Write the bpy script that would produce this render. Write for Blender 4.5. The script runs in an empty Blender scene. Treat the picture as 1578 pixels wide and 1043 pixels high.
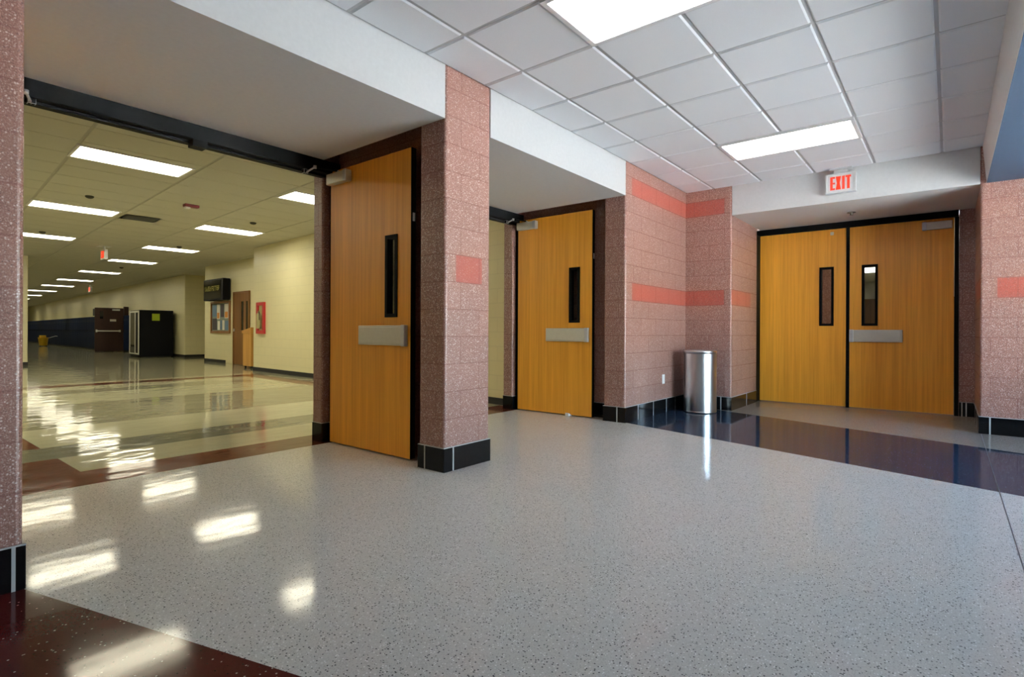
import bpy, bmesh, math, random
from mathutils import Vector, Matrix
random.seed(7)
C = bpy.context.scene.collection
S = bpy.context.scene

# ------------------------------------------------------------------ camera
# world: x runs along the door wall to the right, y runs into the doorways, z up
YAW, ROLL, EYE = 0.6763, 0.0045, 1.0029
cs, sn = math.cos(YAW), math.sin(YAW)
fwd = Vector((cs, sn, 0)); right = Vector((sn, -cs, 0)); up = Vector((0, 0, 1))
rt = right * math.cos(ROLL) + up * math.sin(ROLL)
uq = up * math.cos(ROLL) - right * math.sin(ROLL)
cam_d = bpy.data.cameras.new('camera')
cam = bpy.data.objects.new('camera', cam_d); C.objects.link(cam)
m3 = Matrix((rt, uq, -fwd)).transposed()
cam.matrix_world = Matrix.Translation((0, 0, EYE)) @ m3.to_4x4()
cam_d.sensor_width = 36.0
cam_d.lens = 840.0857 / 1578 * 36.0
cam_d.shift_y = -(521.5 - 511.24) / 1578
cam_d.clip_start = 0.02; cam_d.clip_end = 300
S.camera = cam

# ------------------------------------------------------------------ sky, exposure
w = bpy.data.worlds.new('sky'); S.world = w; w.use_nodes = True
wn = w.node_tree; bg = wn.nodes['Background']
sky = wn.nodes.new('ShaderNodeTexSky'); sky.sky_type = 'NISHITA'
sky.sun_disc = False; sky.sun_elevation = math.radians(38); sky.sun_rotation = math.radians(20)
wn.links.new(sky.outputs[0], bg.inputs[0]); bg.inputs[1].default_value = 1.3
S.view_settings.view_transform = 'Standard'; S.view_settings.look = 'None'
S.view_settings.exposure = 1.54; S.view_settings.gamma = 1.0
S.view_settings.use_curve_mapping = False
S.cycles.use_denoising = True
S.cycles.max_bounces = 10; S.cycles.diffuse_bounces = 6; S.cycles.glossy_bounces = 5
S.cycles.transparent_max_bounces = 12; S.cycles.sample_clamp_indirect = 6.0
S.cycles.caustics_reflective = False; S.cycles.caustics_refractive = False
# daylight enters through the glazed entrance front behind the camera: a portal only guides the sampling
pl = bpy.data.lights.new('sky_portal', 'AREA'); pl.shape = 'RECTANGLE'; pl.size = 3.2; pl.size_y = 2.4
pl.cycles.is_portal = True
po = bpy.data.objects.new('sky_portal', pl); C.objects.link(po)
po.location = (4.8, -3.38, 1.3); po.rotation_euler = (math.radians(90), 0, 0)

sun_d = bpy.data.lights.new('sun', 'SUN'); sun_d.energy = 200.0; sun_d.angle = math.radians(0.6); sun_d.color = (1.0, .985, .965)
sun = bpy.data.objects.new('sun', sun_d); C.objects.link(sun)
sun.rotation_euler = Vector((-.25, .42, -1.0)).to_track_quat('-Z', 'Y').to_euler()   # steep sun: lights the paving outside and a strip of floor just inside the glazed front
L_HALL, L_LOBBY = 6.9, 2.1

# ------------------------------------------------------------------ material helpers
class N:
    def __init__(s, name):
        s.m = bpy.data.materials.new(name); s.m.use_nodes = True
        s.t = s.m.node_tree; s.b = s.t.nodes['Principled BSDF']
    def new(s, t, **k):
        n = s.t.nodes.new(t)
        for a, v in k.items(): setattr(n, a, v)
        return n
    def put(s, sock, v):
        if hasattr(v, 'default_value') or hasattr(v, 'links'): s.t.links.new(v, sock)
        else: sock.default_value = v
    def math(s, op, a, b=0.0, c=None):
        n = s.new('ShaderNodeMath', operation=op)
        s.put(n.inputs[0], a); s.put(n.inputs[1], b)
        if c is not None: s.put(n.inputs[2], c)
        return n.outputs[0]
    def mix(s, f, a, b):
        n = s.new('ShaderNodeMix', data_type='RGBA')
        s.put(n.inputs[0], f); s.put(n.inputs[6], a); s.put(n.inputs[7], b)
        return n.outputs[2]
    def ramp(s, f, pts):
        n = s.new('ShaderNodeValToRGB'); e = n.color_ramp.elements
        while len(e) < len(pts): e.new(0.5)
        for q, (p, c) in zip(e, pts): q.position = p; q.color = c
        s.put(n.inputs[0], f); return n.outputs[0]
    def pos(s):
        g = s.new('ShaderNodeNewGeometry'); return g.outputs['Position']
    def xyz(s, v):
        n = s.new('ShaderNodeSeparateXYZ'); s.put(n.inputs[0], v); return n.outputs
    def noise(s, vec, scale, detail=2.0, rough=0.5):
        n = s.new('ShaderNodeTexNoise'); s.put(n.inputs['Vector'], vec)
        n.inputs['Scale'].default_value = scale; n.inputs['Detail'].default_value = detail
        n.inputs['Roughness'].default_value = rough
        return n.outputs['Fac']
    def voro(s, vec, scale, out='Color'):
        n = s.new('ShaderNodeTexVoronoi'); s.put(n.inputs['Vector'], vec); n.inputs['Scale'].default_value = scale
        return n.outputs[out]
    def bump(s, h, dist, strength=1.0):
        n = s.new('ShaderNodeBump'); s.put(n.inputs['Height'], h)
        n.inputs['Distance'].default_value = dist; n.inputs['Strength'].default_value = strength
        s.t.links.new(n.outputs[0], s.b.inputs['Normal'])
    def base(s, v): s.put(s.b.inputs['Base Color'], v)
    def set(s, **k):
        for a, v in k.items(): s.put(s.b.inputs[a.replace('_', ' ')], v)
        return s.m

def c4(r, g, b): return (r, g, b, 1)

def plain(name, col, rough=0.5, metal=0.0, **k):
    n = N(name)
    f = n.noise(n.pos(), 35, 3)
    lo = tuple(x * 0.93 for x in col); hi = tuple(min(1, x * 1.05) for x in col)
    n.base(n.mix(f, c4(*lo), c4(*hi)))
    n.set(Roughness=rough, Metallic=metal, **k)
    return n.m

def emitter(name, col, strength, base=.8):
    n = N(name); n.base(c4(base, base, base))
    n.set(Emission_Color=c4(*col), Emission_Strength=strength); return n.m

def terrazzo(name, base, dark, light, amount=0.10, rough=0.12, scale=150, wave=0.0, spec=0.5):
    n = N(name); p = n.pos()
    cell = n.voro(p, scale)
    x = n.xyz(cell)
    edge = n.voro(p, scale, 'Distance')
    small = n.voro(p, scale * 2.6)
    sx = n.xyz(small)
    col = n.mix(n.noise(p, 1.3, 2), c4(*[b * .95 for b in base]), c4(*[min(1, b * 1.05) for b in base]))
    chip = n.math('LESS_THAN', edge, 0.36)
    dk = n.math('MULTIPLY', n.math('LESS_THAN', x[0], amount), chip)
    lt = n.math('MULTIPLY', n.math('GREATER_THAN', x[1], 1 - amount * 0.8), chip)
    md = n.math('MULTIPLY', n.math('LESS_THAN', sx[2], 0.16), 0.45)
    col = n.mix(md, col, c4(*[.5 * (a + b) for a, b in zip(base, dark)]))
    col = n.mix(n.math('MULTIPLY', dk, .95), col, c4(*dark))
    col = n.mix(n.math('MULTIPLY', lt, .8), col, c4(*light))
    n.base(col)
    if wave:
        mp = n.new('ShaderNodeMapping'); n.put(mp.inputs[0], p); mp.inputs['Scale'].default_value = (1.0, 1.6, 1)
        n.bump(n.noise(mp.outputs[0], 2.6, 2), wave)
    n.set(Roughness=rough, Specular_IOR_Level=spec)
    return n.m

def block(name, accents, base=(.275, .130, .100)):
    """ground-face aggregate block in running bond; accents = (0|1 normal axis, hmin, hmax, zmin, zmax)"""
    n = N(name); p = n.pos(); x = n.xyz(p)
    g = n.new('ShaderNodeNewGeometry'); nx = n.xyz(g.outputs['True Normal'])
    ax = n.math('GREATER_THAN', n.math('ABSOLUTE', nx[0]), 0.7)       # 1 when the face looks along x
    h = n.math('ADD', n.math('MULTIPLY', x[0], n.math('SUBTRACT', 1.0, ax)), n.math('MULTIPLY', x[1], ax))
    zc = n.math('DIVIDE', n.math('SUBTRACT', x[2], 0.175), 0.198)
    row = n.math('FLOOR', zc); fz = n.math('FRACT', zc)
    hx = n.math('DIVIDE', n.math('ADD', n.math('ADD', h, 40.12), n.math('MULTIPLY', n.math('FLOORED_MODULO', row, 2.0), 0.2)), 0.4)
    fx = n.math('FRACT', hx)
    jz = n.math('GREATER_THAN', n.math('ABSOLUTE', n.math('SUBTRACT', fz, 0.5)), 0.478)
    jx = n.math('GREATER_THAN', n.math('ABSOLUTE', n.math('SUBTRACT', fx, 0.5)), 0.489)
    joint = n.math('MAXIMUM', jz, jx)
    cmb = n.new('ShaderNodeCombineXYZ'); n.put(cmb.inputs[0], n.math('FLOOR', hx)); n.put(cmb.inputs[1], row)
    wn_ = n.new('ShaderNodeTexWhiteNoise'); wn_.noise_dimensions = '2D'; n.put(wn_.inputs['Vector'], cmb.outputs[0])
    col = n.mix(wn_.outputs['Value'], c4(*[b * .95 for b in base]), c4(*[b * 1.06 for b in base]))
    acc = 0.0
    for a in accents:
        k = ax if a[0] == 0 else n.math('SUBTRACT', 1.0, ax)
        for v, lo, hi in ((h, a[1], a[2]), (x[2], a[3], a[4])):
            k = n.math('MULTIPLY', k, n.math('MULTIPLY', n.math('GREATER_THAN', v, lo), n.math('LESS_THAN', v, hi)))
        col = n.mix(k, col, c4(.33, .066, .042)); acc = n.math('ADD', k, acc)
    cell = n.xyz(n.voro(p, 120)); dist = n.voro(p, 120, 'Distance')
    chip = n.math('LESS_THAN', dist, 0.42)
    lt = n.math('MULTIPLY', n.math('LESS_THAN', cell[0], 0.15), n.math('MULTIPLY', chip, n.math('SUBTRACT', 1.0, n.math('MULTIPLY', acc, .75))))
    dk = n.math('MULTIPLY', n.math('GREATER_THAN', cell[1], 0.70), chip)
    col = n.mix(n.math('MULTIPLY', dk, .6), col, c4(.055, .028, .024))
    col = n.mix(n.math('MULTIPLY', lt, .75), col, c4(.74, .63, .58))
    mot = n.noise(p, 165, 3, .7)
    hi = n.math('MULTIPLY', n.math('SUBTRACT', mot, .54), 6.0); hi = n.math('MINIMUM', n.math('MAXIMUM', hi, 0.0), .5)
    lo = n.math('MULTIPLY', n.math('SUBTRACT', .45, mot), 6.0); lo = n.math('MINIMUM', n.math('MAXIMUM', lo, 0.0), .5)
    keep = n.math('SUBTRACT', 1.0, n.math('MULTIPLY', acc, .7))
    col = n.mix(n.math('MULTIPLY', hi, keep), col, c4(.66, .54, .49))
    col = n.mix(n.math('MULTIPLY', lo, keep), col, c4(.075, .034, .027))
    col = n.mix(n.math('MULTIPLY', joint, .42), col, c4(.15, .048, .036))
    n.base(col)
    hgt = n.math('SUBTRACT', n.math('MULTIPLY', cell[2], 0.10), joint)
    n.bump(hgt, 0.003, .6)
    n.set(Roughness=n.math('ADD', n.math('MULTIPLY', joint, .3), .40), Specular_IOR_Level=.5)
    n.b.inputs['Coat Weight'].default_value = .25; n.b.inputs['Coat Roughness'].default_value = .3
    return n.m

def painted_block(name, base):
    n = N(name); p = n.pos(); x = n.xyz(p)
    h = n.math('ADD', x[0], x[1])
    zc = n.math('DIVIDE', x[2], 0.2); row = n.math('FLOOR', zc)
    hx = n.math('DIVIDE', n.math('ADD', n.math('ADD', h, 40), n.math('MULTIPLY', n.math('FLOORED_MODULO', row, 2.0), 0.2)), 0.4)
    jz = n.math('GREATER_THAN', n.math('ABSOLUTE', n.math('SUBTRACT', n.math('FRACT', zc), .5)), .47)
    jx = n.math('GREATER_THAN', n.math('ABSOLUTE', n.math('SUBTRACT', n.math('FRACT', hx), .5)), .485)
    j = n.math('MAXIMUM', jz, jx)
    col = n.mix(n.noise(p, 4, 3), c4(*[b * .96 for b in base]), c4(*base))
    n.base(n.mix(n.math('MULTIPLY', j, .35), col, c4(*[b * .75 for b in base])))
    n.bump(n.math('SUBTRACT', n.math('MULTIPLY', n.noise(p, 90, 2), .3), j), .003, .5)
    n.set(Roughness=.38); return n.m

def wood(name, base, dark, scale=1.0, rough=.38):
    n = N(name)
    tc = n.new('ShaderNodeTexCoord')
    mp = n.new('ShaderNodeMapping'); n.put(mp.inputs[0], tc.outputs['Object']); mp.inputs['Scale'].default_value = (26 * scale, 26 * scale, .55 * scale)
    f = n.noise(mp.outputs[0], 1.6, 5, .62)
    mp2 = n.new('ShaderNodeMapping'); n.put(mp2.inputs[0], tc.outputs['Object']); mp2.inputs['Scale'].default_value = (7, 7, .12)
    g = n.noise(mp2.outputs[0], 1.0, 2)
    k = n.math('ADD', n.math('MULTIPLY', f, .65), n.math('MULTIPLY', g, .35))
    n.base(n.ramp(k, [(.34, c4(*dark)), (.52, c4(*base)), (.70, c4(*[min(1, b * 1.18) for b in base]))]))
    n.bump(f, .0006, .4)
    n.set(Roughness=rough); return n.m

def thin_glass(name, tint=(.9, .92, .9), refl=.12):
    n = N(name)
    tr = n.new('ShaderNodeBsdfTransparent'); tr.inputs[0].default_value = c4(*tint)
    gl = n.new('ShaderNodeBsdfGlossy'); gl.inputs['Roughness'].default_value = .02
    fr = n.new('ShaderNodeFresnel'); fr.inputs[0].default_value = 0.8
    mx = n.new('ShaderNodeMixShader')
    n.put(mx.inputs[0], n.math('MULTIPLY', fr.outputs[0], refl / .04 * .5))
    n.t.links.new(tr.outputs[0], mx.inputs[1]); n.t.links.new(gl.outputs[0], mx.inputs[2])
    out = [q for q in n.t.nodes if q.type == 'OUTPUT_MATERIAL'][0]
    n.t.links.new(mx.outputs[0], out.inputs[0]); return n.m

def brushed(name, col, rough, aniso=.0, vertical=True):
    n = N(name); tc = n.new('ShaderNodeTexCoord')
    mp = n.new('ShaderNodeMapping'); n.put(mp.inputs[0], tc.outputs['Object'])
    mp.inputs['Scale'].default_value = (60, 60, 1.0) if vertical else (1, 1, 90)
    f = n.noise(mp.outputs[0], 3, 4)
    n.base(n.mix(f, c4(*[c * .9 for c in col]), c4(*col)))
    n.set(Metallic=1.0, Roughness=rough); return n.m

# ------------------------------------------------------------------ materials
M = {}
M['grey'] = terrazzo('terrazzo_light_grey', (.60, .595, .555), (.07, .07, .07), (.92, .92, .90), 0.27, .09, 130, wave=.0018, spec=.12)
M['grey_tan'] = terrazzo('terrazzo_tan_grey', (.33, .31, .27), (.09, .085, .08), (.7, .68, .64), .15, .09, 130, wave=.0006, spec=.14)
M['maroon'] = terrazzo('terrazzo_maroon', (.075, .012, .012), (.02, .006, .006), (.55, .45, .42), .05, .10, 120, wave=.0010, spec=.14)
M['blue'] = terrazzo('terrazzo_dark_blue', (.020, .040, .074), (.008, .012, .02), (.35, .38, .4), .04, .07, 110, wave=.0006, spec=.10)
M['fl_beige'] = terrazzo('terrazzo_beige', (.52, .50, .34), (.28, .26, .17), (.62, .6, .5), .05, .07, 160, wave=.004, spec=.22)
M['fl_green'] = terrazzo('terrazzo_grey_green', (.22, .22, .16), (.13, .13, .09), (.4, .4, .32), .05, .07, 160, wave=.004, spec=.22)
M['fl_olive'] = terrazzo('terrazzo_olive', (.30, .285, .195), (.18, .17, .11), (.45, .43, .33), .05, .07, 160, wave=.004, spec=.22)
M['fl_brown'] = terrazzo('terrazzo_red_brown', (.15, .036, .018), (.05, .015, .01), (.3, .2, .15), .05, .09, 160, wave=.003, spec=.07)
M['zinc'] = plain('zinc_strip', (.16, .16, .17), .4, 0.3)
M['block'] = block('aggregate_block', [
    (1, 2.83, 3.11, 1.363, 1.561),
    (1, 5.645, 8.1, 1.363, 1.561), (1, 5.63, 7.3, 2.551, 2.749),
    (0, 2.285, 2.8, 1.363, 1.561), (0, 2.285, 2.8, 2.551, 2.749),
    (0, -3.0, -.37, 1.363, 1.561)])
M['cream'] = painted_block('cream_painted_block', (.74, .68, .42))
M['white_paint'] = plain('white_drywall', (.655, .66, .655), .7)
M['soffit_paint'] = plain('grey_white_drywall', (.62, .62, .61), .75)
M['soffit_blue'] = plain('dark_blue_soffit', (.010, .030, .062), .7)  # even dark blue for the underside of the bulkhead
n = N('ceiling_tile'); p = n.pos(); f = n.noise(p, 140, 3, .7)
n.base(n.mix(f, c4(.82, .84, .86), c4(.88, .90, .92))); n.bump(f, .0012, .5); n.set(Roughness=.85); M['tile'] = n.m
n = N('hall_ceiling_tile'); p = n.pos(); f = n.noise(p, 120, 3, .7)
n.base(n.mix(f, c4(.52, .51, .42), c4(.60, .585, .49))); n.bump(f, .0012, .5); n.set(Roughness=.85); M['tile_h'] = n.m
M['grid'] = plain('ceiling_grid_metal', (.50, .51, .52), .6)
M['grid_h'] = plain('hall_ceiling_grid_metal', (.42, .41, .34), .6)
M['base'] = plain('black_base_tile', (.005, .005, .0055), .12, Specular_IOR_Level=.3)
M['grout'] = plain('pale_divider_strip', (.42, .42, .42), .4)
M['black'] = plain('black_frame_metal', (.003, .0035, .004), .6, Specular_IOR_Level=.10)
M['rubber'] = plain('black_rubber', (.012, .012, .012), .7)
M['wood'] = wood('orange_wood_veneer', (.80, .36, .030), (.66, .275, .018))
M['wood_pod'] = wood('light_wood', (.56, .30, .075), (.42, .2, .04))
M['wood_dark'] = wood('brown_wood', (.20, .085, .020), (.12, .045, .01))
M['frame_wood'] = wood('frame_wood', (.28, .12, .04), (.18, .07, .02))
M['alu'] = plain('satin_aluminium', (.62, .61, .53), .38, .35)
M['steel'] = brushed('brushed_stainless', (.72, .72, .74), .28, vertical=True)
M['silver_paint'] = plain('silver_paint', (.55, .57, .58), .3, .4)
M['glass'] = thin_glass('vision_glass', (.78, .80, .78), .10)
M['glass_front'] = thin_glass('storefront_glass', (.93, .95, .95), .06)
M['lamp_h'] = emitter('hall_diffuser', (1.0, .93, .70), L_HALL)
M['lamp_l'] = emitter('lobby_diffuser', (1.0, .985, .96), L_LOBBY)
M['lamp_p'] = emitter('passage_diffuser', (1.0, .97, .93), 6.0)
M['lamp_frame'] = plain('white_lamp_frame', (.8, .8, .8), .4)
M['exit_white'] = plain('exit_sign_white', (.72, .73, .72), .4)
M['exit_red'] = emitter('exit_letters_red', (1.0, .05, .012), .40, .01)
M['white_plastic'] = plain('white_plastic', (.85, .85, .85), .4)
M['red'] = plain('red_enamel', (.50, .025, .03), .35)
M['red_dark'] = plain('dark_red_plastic', (.18, .015, .015), .4)
M['locker'] = plain('navy_locker_paint', (.005, .012, .038), .6, Specular_IOR_Level=.04)
M['vend'] = plain('black_cabinet', (.004, .004, .006), .5, Specular_IOR_Level=.15)
M['yellow'] = plain('yellow_plastic', (.62, .38, .01), .45)
M['brown_door'] = wood('dark_red_brown_door', (.032, .010, .006), (.02, .006, .004), rough=.6)
M['note'] = plain('yellow_green_paper', (.42, .55, .02), .7)
M['dark_grille'] = plain('dark_grille', (.05, .05, .035), .6)
M['concrete'] = plain('concrete_apron', (.52, .52, .51), .8)
M['cork'] = plain('grey_green_board', (.22, .26, .22), .8)
M['paper_w'] = plain('white_paper', (.7, .68, .6), .7)
M['paper_o'] = plain('orange_print', (.62, .25, .04), .7)
M['paper_d'] = plain('dark_print', (.06, .05, .06), .7)
M['paper_b'] = plain('blue_print', (.12, .2, .3), .7)
M['screen'] = plain('black_screen', (.006, .006, .006), .08)
M['led'] = emitter('dim_amber_led', (.55, .45, .03), .10, .01)
M['fire_box'] = plain('cream_cabinet_inside', (.42, .38, .18), .5)

# ------------------------------------------------------------------ mesh helpers
class MB:
    def __init__(s): s.bm = bmesh.new(); s.mats = []
    def mi(s, m):
        if m not in s.mats: s.mats.append(m)
        return s.mats.index(m)
    def quad(s, pts, m):
        f = s.bm.faces.new([s.bm.verts.new(p) for p in pts]); f.material_index = s.mi(m); return f
    def box(s, a, b, m, bev=0.0, T=None, seg=2):
        x0, y0, z0 = (min(p, q) for p, q in zip(a, b)); x1, y1, z1 = (max(p, q) for p, q in zip(a, b))
        vs = [s.bm.verts.new((x, y, z)) for z in (z0, z1) for y in (y0, y1) for x in (x0, x1)]
        fs = []
        for q in ((0, 2, 3, 1), (4, 5, 7, 6), (0, 1, 5, 4), (2, 6, 7, 3), (0, 4, 6, 2), (1, 3, 7, 5)):
            f = s.bm.faces.new([vs[i] for i in q]); f.material_index = s.mi(m); fs.append(f)
        if bev:
            es = list({e for f in fs for e in f.edges})
            r = bmesh.ops.bevel(s.bm, geom=es, offset=bev, segments=seg, affect='EDGES', profile=.5)
            vs = list({v for f in r['faces'] for v in f.verts} | {v for v in vs if v.is_valid})
        if T is not None: bmesh.ops.transform(s.bm, matrix=T, verts=[v for v in vs if v.is_valid])
        return s
    def prism(s, poly, z0, z1, m, bev=()):
        n = len(poly); k = s.mi(m)
        a = [s.bm.verts.new((x, y, z0)) for x, y in poly]; b = [s.bm.verts.new((x, y, z1)) for x, y in poly]
        area = sum(poly[i][0] * poly[(i + 1) % n][1] - poly[(i + 1) % n][0] * poly[i][1] for i in range(n))
        if area < 0: a.reverse(); b.reverse(); bev = [n - 1 - i for i in bev]
        for i in range(n):
            f = s.bm.faces.new((a[i], a[(i + 1) % n], b[(i + 1) % n], b[i])); f.material_index = k
        s.bm.faces.new(list(reversed(a))).material_index = k; s.bm.faces.new(b).material_index = k
        if bev:
            es = [e for i in bev for e in a[i].link_edges if e.other_vert(a[i]) is b[i]]
            bmesh.ops.bevel(s.bm, geom=es, offset=.022, segments=4, affect='EDGES', profile=.5)
        return s
    def lathe(s, prof, m, c=(0, 0, 0), seg=40, smooth=True, close=False):
        k = s.mi(m); rings = []
        for r, z in prof:
            if r < 1e-6: rings.append([s.bm.verts.new((c[0], c[1], c[2] + z))])
            else: rings.append([s.bm.verts.new((c[0] + r * math.cos(2 * math.pi * i / seg), c[1] + r * math.sin(2 * math.pi * i / seg), c[2] + z)) for i in range(seg)])
        for A, B in zip(rings, rings[1:]):
            for i in range(seg):
                j = (i + 1) % seg
                if len(A) == 1 and len(B) == 1: continue
                if len(A) == 1: q = (A[0], B[j], B[i])
                elif len(B) == 1: q = (A[i], A[j], B[0])
                else: q = (A[i], A[j], B[j], B[i])
                f = s.bm.faces.new(q); f.material_index = k; f.smooth = smooth
        return s
    def tube(s, pts, r, m, seg=10):
        k = s.mi(m); pts = [Vector(p) for p in pts]; rings = []
        for i, p in enumerate(pts):
            d = (pts[min(i + 1, len(pts) - 1)] - pts[max(i - 1, 0)]).normalized()
            a = d.cross(Vector((0, 0, 1)))
            if a.length < 1e-3: a = d.cross(Vector((1, 0, 0)))
            a.normalize(); b = d.cross(a)
            rings.append([s.bm.verts.new(p + r * (math.cos(t) * a + math.sin(t) * b)) for t in (2 * math.pi * j / seg for j in range(seg))])
        for A, B in zip(rings, rings[1:]):
            for i in range(seg):
                f = s.bm.faces.new((A[i], B[i], B[(i + 1) % seg], A[(i + 1) % seg])); f.material_index = k; f.smooth = True
        s.bm.faces.new(rings[0]).material_index = k; s.bm.faces.new(list(reversed(rings[-1]))).material_index = k
        return s
    def ringslab(s, o, i, y0, y1, m):
        """slab in the xz plane with a rectangular hole: o, i = (x0, z0, x1, z1)"""
        k = s.mi(m)
        R = lambda q, y: [s.bm.verts.new(p) for p in ((q[0], y, q[1]), (q[2], y, q[1]), (q[2], y, q[3]), (q[0], y, q[3]))]
        A, B, P, Q = R(o, y0), R(i, y0), R(o, y1), R(i, y1)
        for j in range(4):
            l = (j + 1) % 4
            for q in ((A[j], A[l], B[l], B[j]), (P[l], P[j], Q[j], Q[l]), (A[l], A[j], P[j], P[l]), (B[j], B[l], Q[l], Q[j])):
                s.bm.faces.new(q).material_index = k
        return s
    def build(s, name, parent=None, recalc=True, loc=None, rotz=0.0):
        if recalc: bmesh.ops.recalc_face_normals(s.bm, faces=s.bm.faces)
        me = bpy.data.meshes.new(name); s.bm.to_mesh(me); s.bm.free()
        for m in s.mats: me.materials.append(m)
        o = bpy.data.objects.new(name, me); C.objects.link(o)
        if parent: o.parent = parent
        if loc: o.location = loc
        if rotz: o.rotation_euler.z = rotz
        return o

def tag(o, label, cat, group=None, kind=None):
    o['label'] = label; o['category'] = cat
    if group: o['group'] = group
    if kind: o['kind'] = kind
    return o
def struct(o, label, cat): return tag(o, label, cat, kind='structure')
def empty(name, loc, rotz=0.0):
    o = bpy.data.objects.new(name, None); C.objects.link(o); o.location = loc; o.rotation_euler.z = rotz
    o.empty_display_size = .1; return o
def copy_tree(o, parent=None):
    c = o.copy(); C.objects.link(c)
    if parent: c.parent = parent
    for ch in [q for q in C.objects if q.parent is o]: copy_tree(ch, c)
    return c
R90 = -math.pi / 2

# ------------------------------------------------------------------ plan dimensions
V0, VF = 2.795, 4.35                   # front plane of the brick piers, plane of the door frames
HC, HF, HH = 2.887, 2.517, 3.08        # lobby ceiling, dropped soffit, hallway ceiling
U1 = 7.24                              # end wall plane
DH = 2.43                              # door height

# ------------------------------------------------------------------ floor: convex regions cut out of each other
def cut(poly, p, q, keep):
    out = []
    sd = lambda a: ((q[0] - p[0]) * (a[1] - p[1]) - (q[1] - p[1]) * (a[0] - p[0])) * keep
    for i, a in enumerate(poly):
        b = poly[(i + 1) % len(poly)]; x, y = sd(a), sd(b)
        if x >= 0: out.append(a)
        if x * y < 0:
            t = x / (x - y); out.append((a[0] + t * (b[0] - a[0]), a[1] + t * (b[1] - a[1])))
    return out if len(out) > 2 else []
regions = [([(-7, -3.3), (9.2, -3.3), (9.2, VF), (-7, VF)], 'grey'),
           ([(-7, VF), (14, VF), (14, 70), (-7, 70)], 'fl_olive')]
def paint(poly, mat):
    ar = sum(poly[i][0] * poly[(i + 1) % len(poly)][1] - poly[(i + 1) % len(poly)][0] * poly[i][1] for i in range(len(poly)))
    if ar < 0: poly = poly[::-1]
    global regions
    new = []
    for pg, mt in regions:
        rest = pg
        for i in range(len(poly)):
            if not rest: break
            p, q = poly[i], poly[(i + 1) % len(poly)]
            o = cut(rest, p, q, -1)
            if o: new.append((o, mt))
            rest = cut(rest, p, q, 1)
        if rest: new.append((rest, mat))
    regions = new
paint([(-7, -3.3), (2.25, -3.3), (.464, V0), (-7, V0)], 'maroon')
paint([(3.767, -3.3), (5.51, V0), (7.353, V0), (5.33, -3.3)], 'blue')
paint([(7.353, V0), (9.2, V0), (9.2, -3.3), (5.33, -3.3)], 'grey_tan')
def rect(a, b, c, d, m): paint([(a, b), (c, b), (c, d), (a, d)], m)
rect(-7, VF, 6.2, 12.9, 'fl_beige')
rect(-7, VF, 5.69, 4.79, 'fl_brown')
rect(-7, 4.79, 1.10, 7.22, 'fl_brown')
rect(-7, 5.42, 6.2, 5.98, 'fl_green')
rect(-7, 7.12, 6.2, 9.25, 'fl_olive')
rect(-7, 10.75, 5.3, 11.35, 'fl_olive')
rect(-7, 12.1, 6.2, 12.55, 'fl_brown')
paint([(5.45, 8.6), (5.83, 8.6), (6.12, 12.55), (5.75, 12.55)], 'fl_brown')
rect(-7, 9.25, 1.3, 10.2, 'fl_olive')
mb = MB()
for pg, mt in regions: mb.quad([(x, y, 0) for x, y in pg], M[mt])
# thin metal divider strip let into the terrazzo below the right bulkhead
mb.box((-4, -.254, -.004), (7.2, -.249, .0006), M['zinc'])
struct(mb.build('floor', recalc=False), 'polished terrazzo floor in light grey with maroon, navy and beige fields', 'floor')

# ------------------------------------------------------------------ block walls and piers
def wall(name, poly, z1, m, label, bev=(), cat='wall', z0=0.0):
    return struct(MB().prism(poly, z0, z1, m, bev).build(name), label, cat)
ZT = 3.14
wall('wall_pillar_left', [(-4.2, V0), (.464, V0), (.464, 3.06), (.40, 3.06), (.40, 4.41), (.46, 4.41), (.46, 4.55), (-4.2, 4.55)], ZT, M['block'],
     'speckled brick pier at the left edge of the photo, cut by the frame', (1, 2))
wall('wall_pillar_center', [(2.718, V0), (3.204, V0), (3.204, 3.06), (3.06, 3.06), (3.06, 4.41), (3.17, 4.41), (3.17, 4.55), (2.762, 4.55), (2.762, 4.41), (2.93, 4.41), (2.93, 3.06), (2.718, 3.06)], ZT, M['block'],
     'free-standing pink speckled block pillar with one red block between the open doors', (0, 1, 2, 8, 11))
wall('wall_back', [(5.4825, V0), (7.24, V0), (7.24, 2.19), (8.40, 2.19), (8.40, 2.26), (8.9, 2.26), (8.9, 4.55), (5.50, 4.55), (5.50, 4.41), (5.67, 4.41), (5.67, 3.06), (5.4825, 3.06)], ZT, M['block'],
     'pink block wall with red stripes in the corner behind the steel trash can', (0, 2, 8, 11))
wall('wall_right', [(7.24, -.238), (7.24, -3.3), (8.9, -3.3), (8.9, -.09), (8.60, -.09), (8.60, -.238)], ZT, M['block'],
     'dark speckled block wall at the right edge of the photo', (0,))
wall('wall_left', [(-4.2, V0), (-4.4, V0), (-4.4, -3.4), (-4.2, -3.4)], ZT, M['white_paint'], 'white painted side wall of the lobby')
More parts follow.
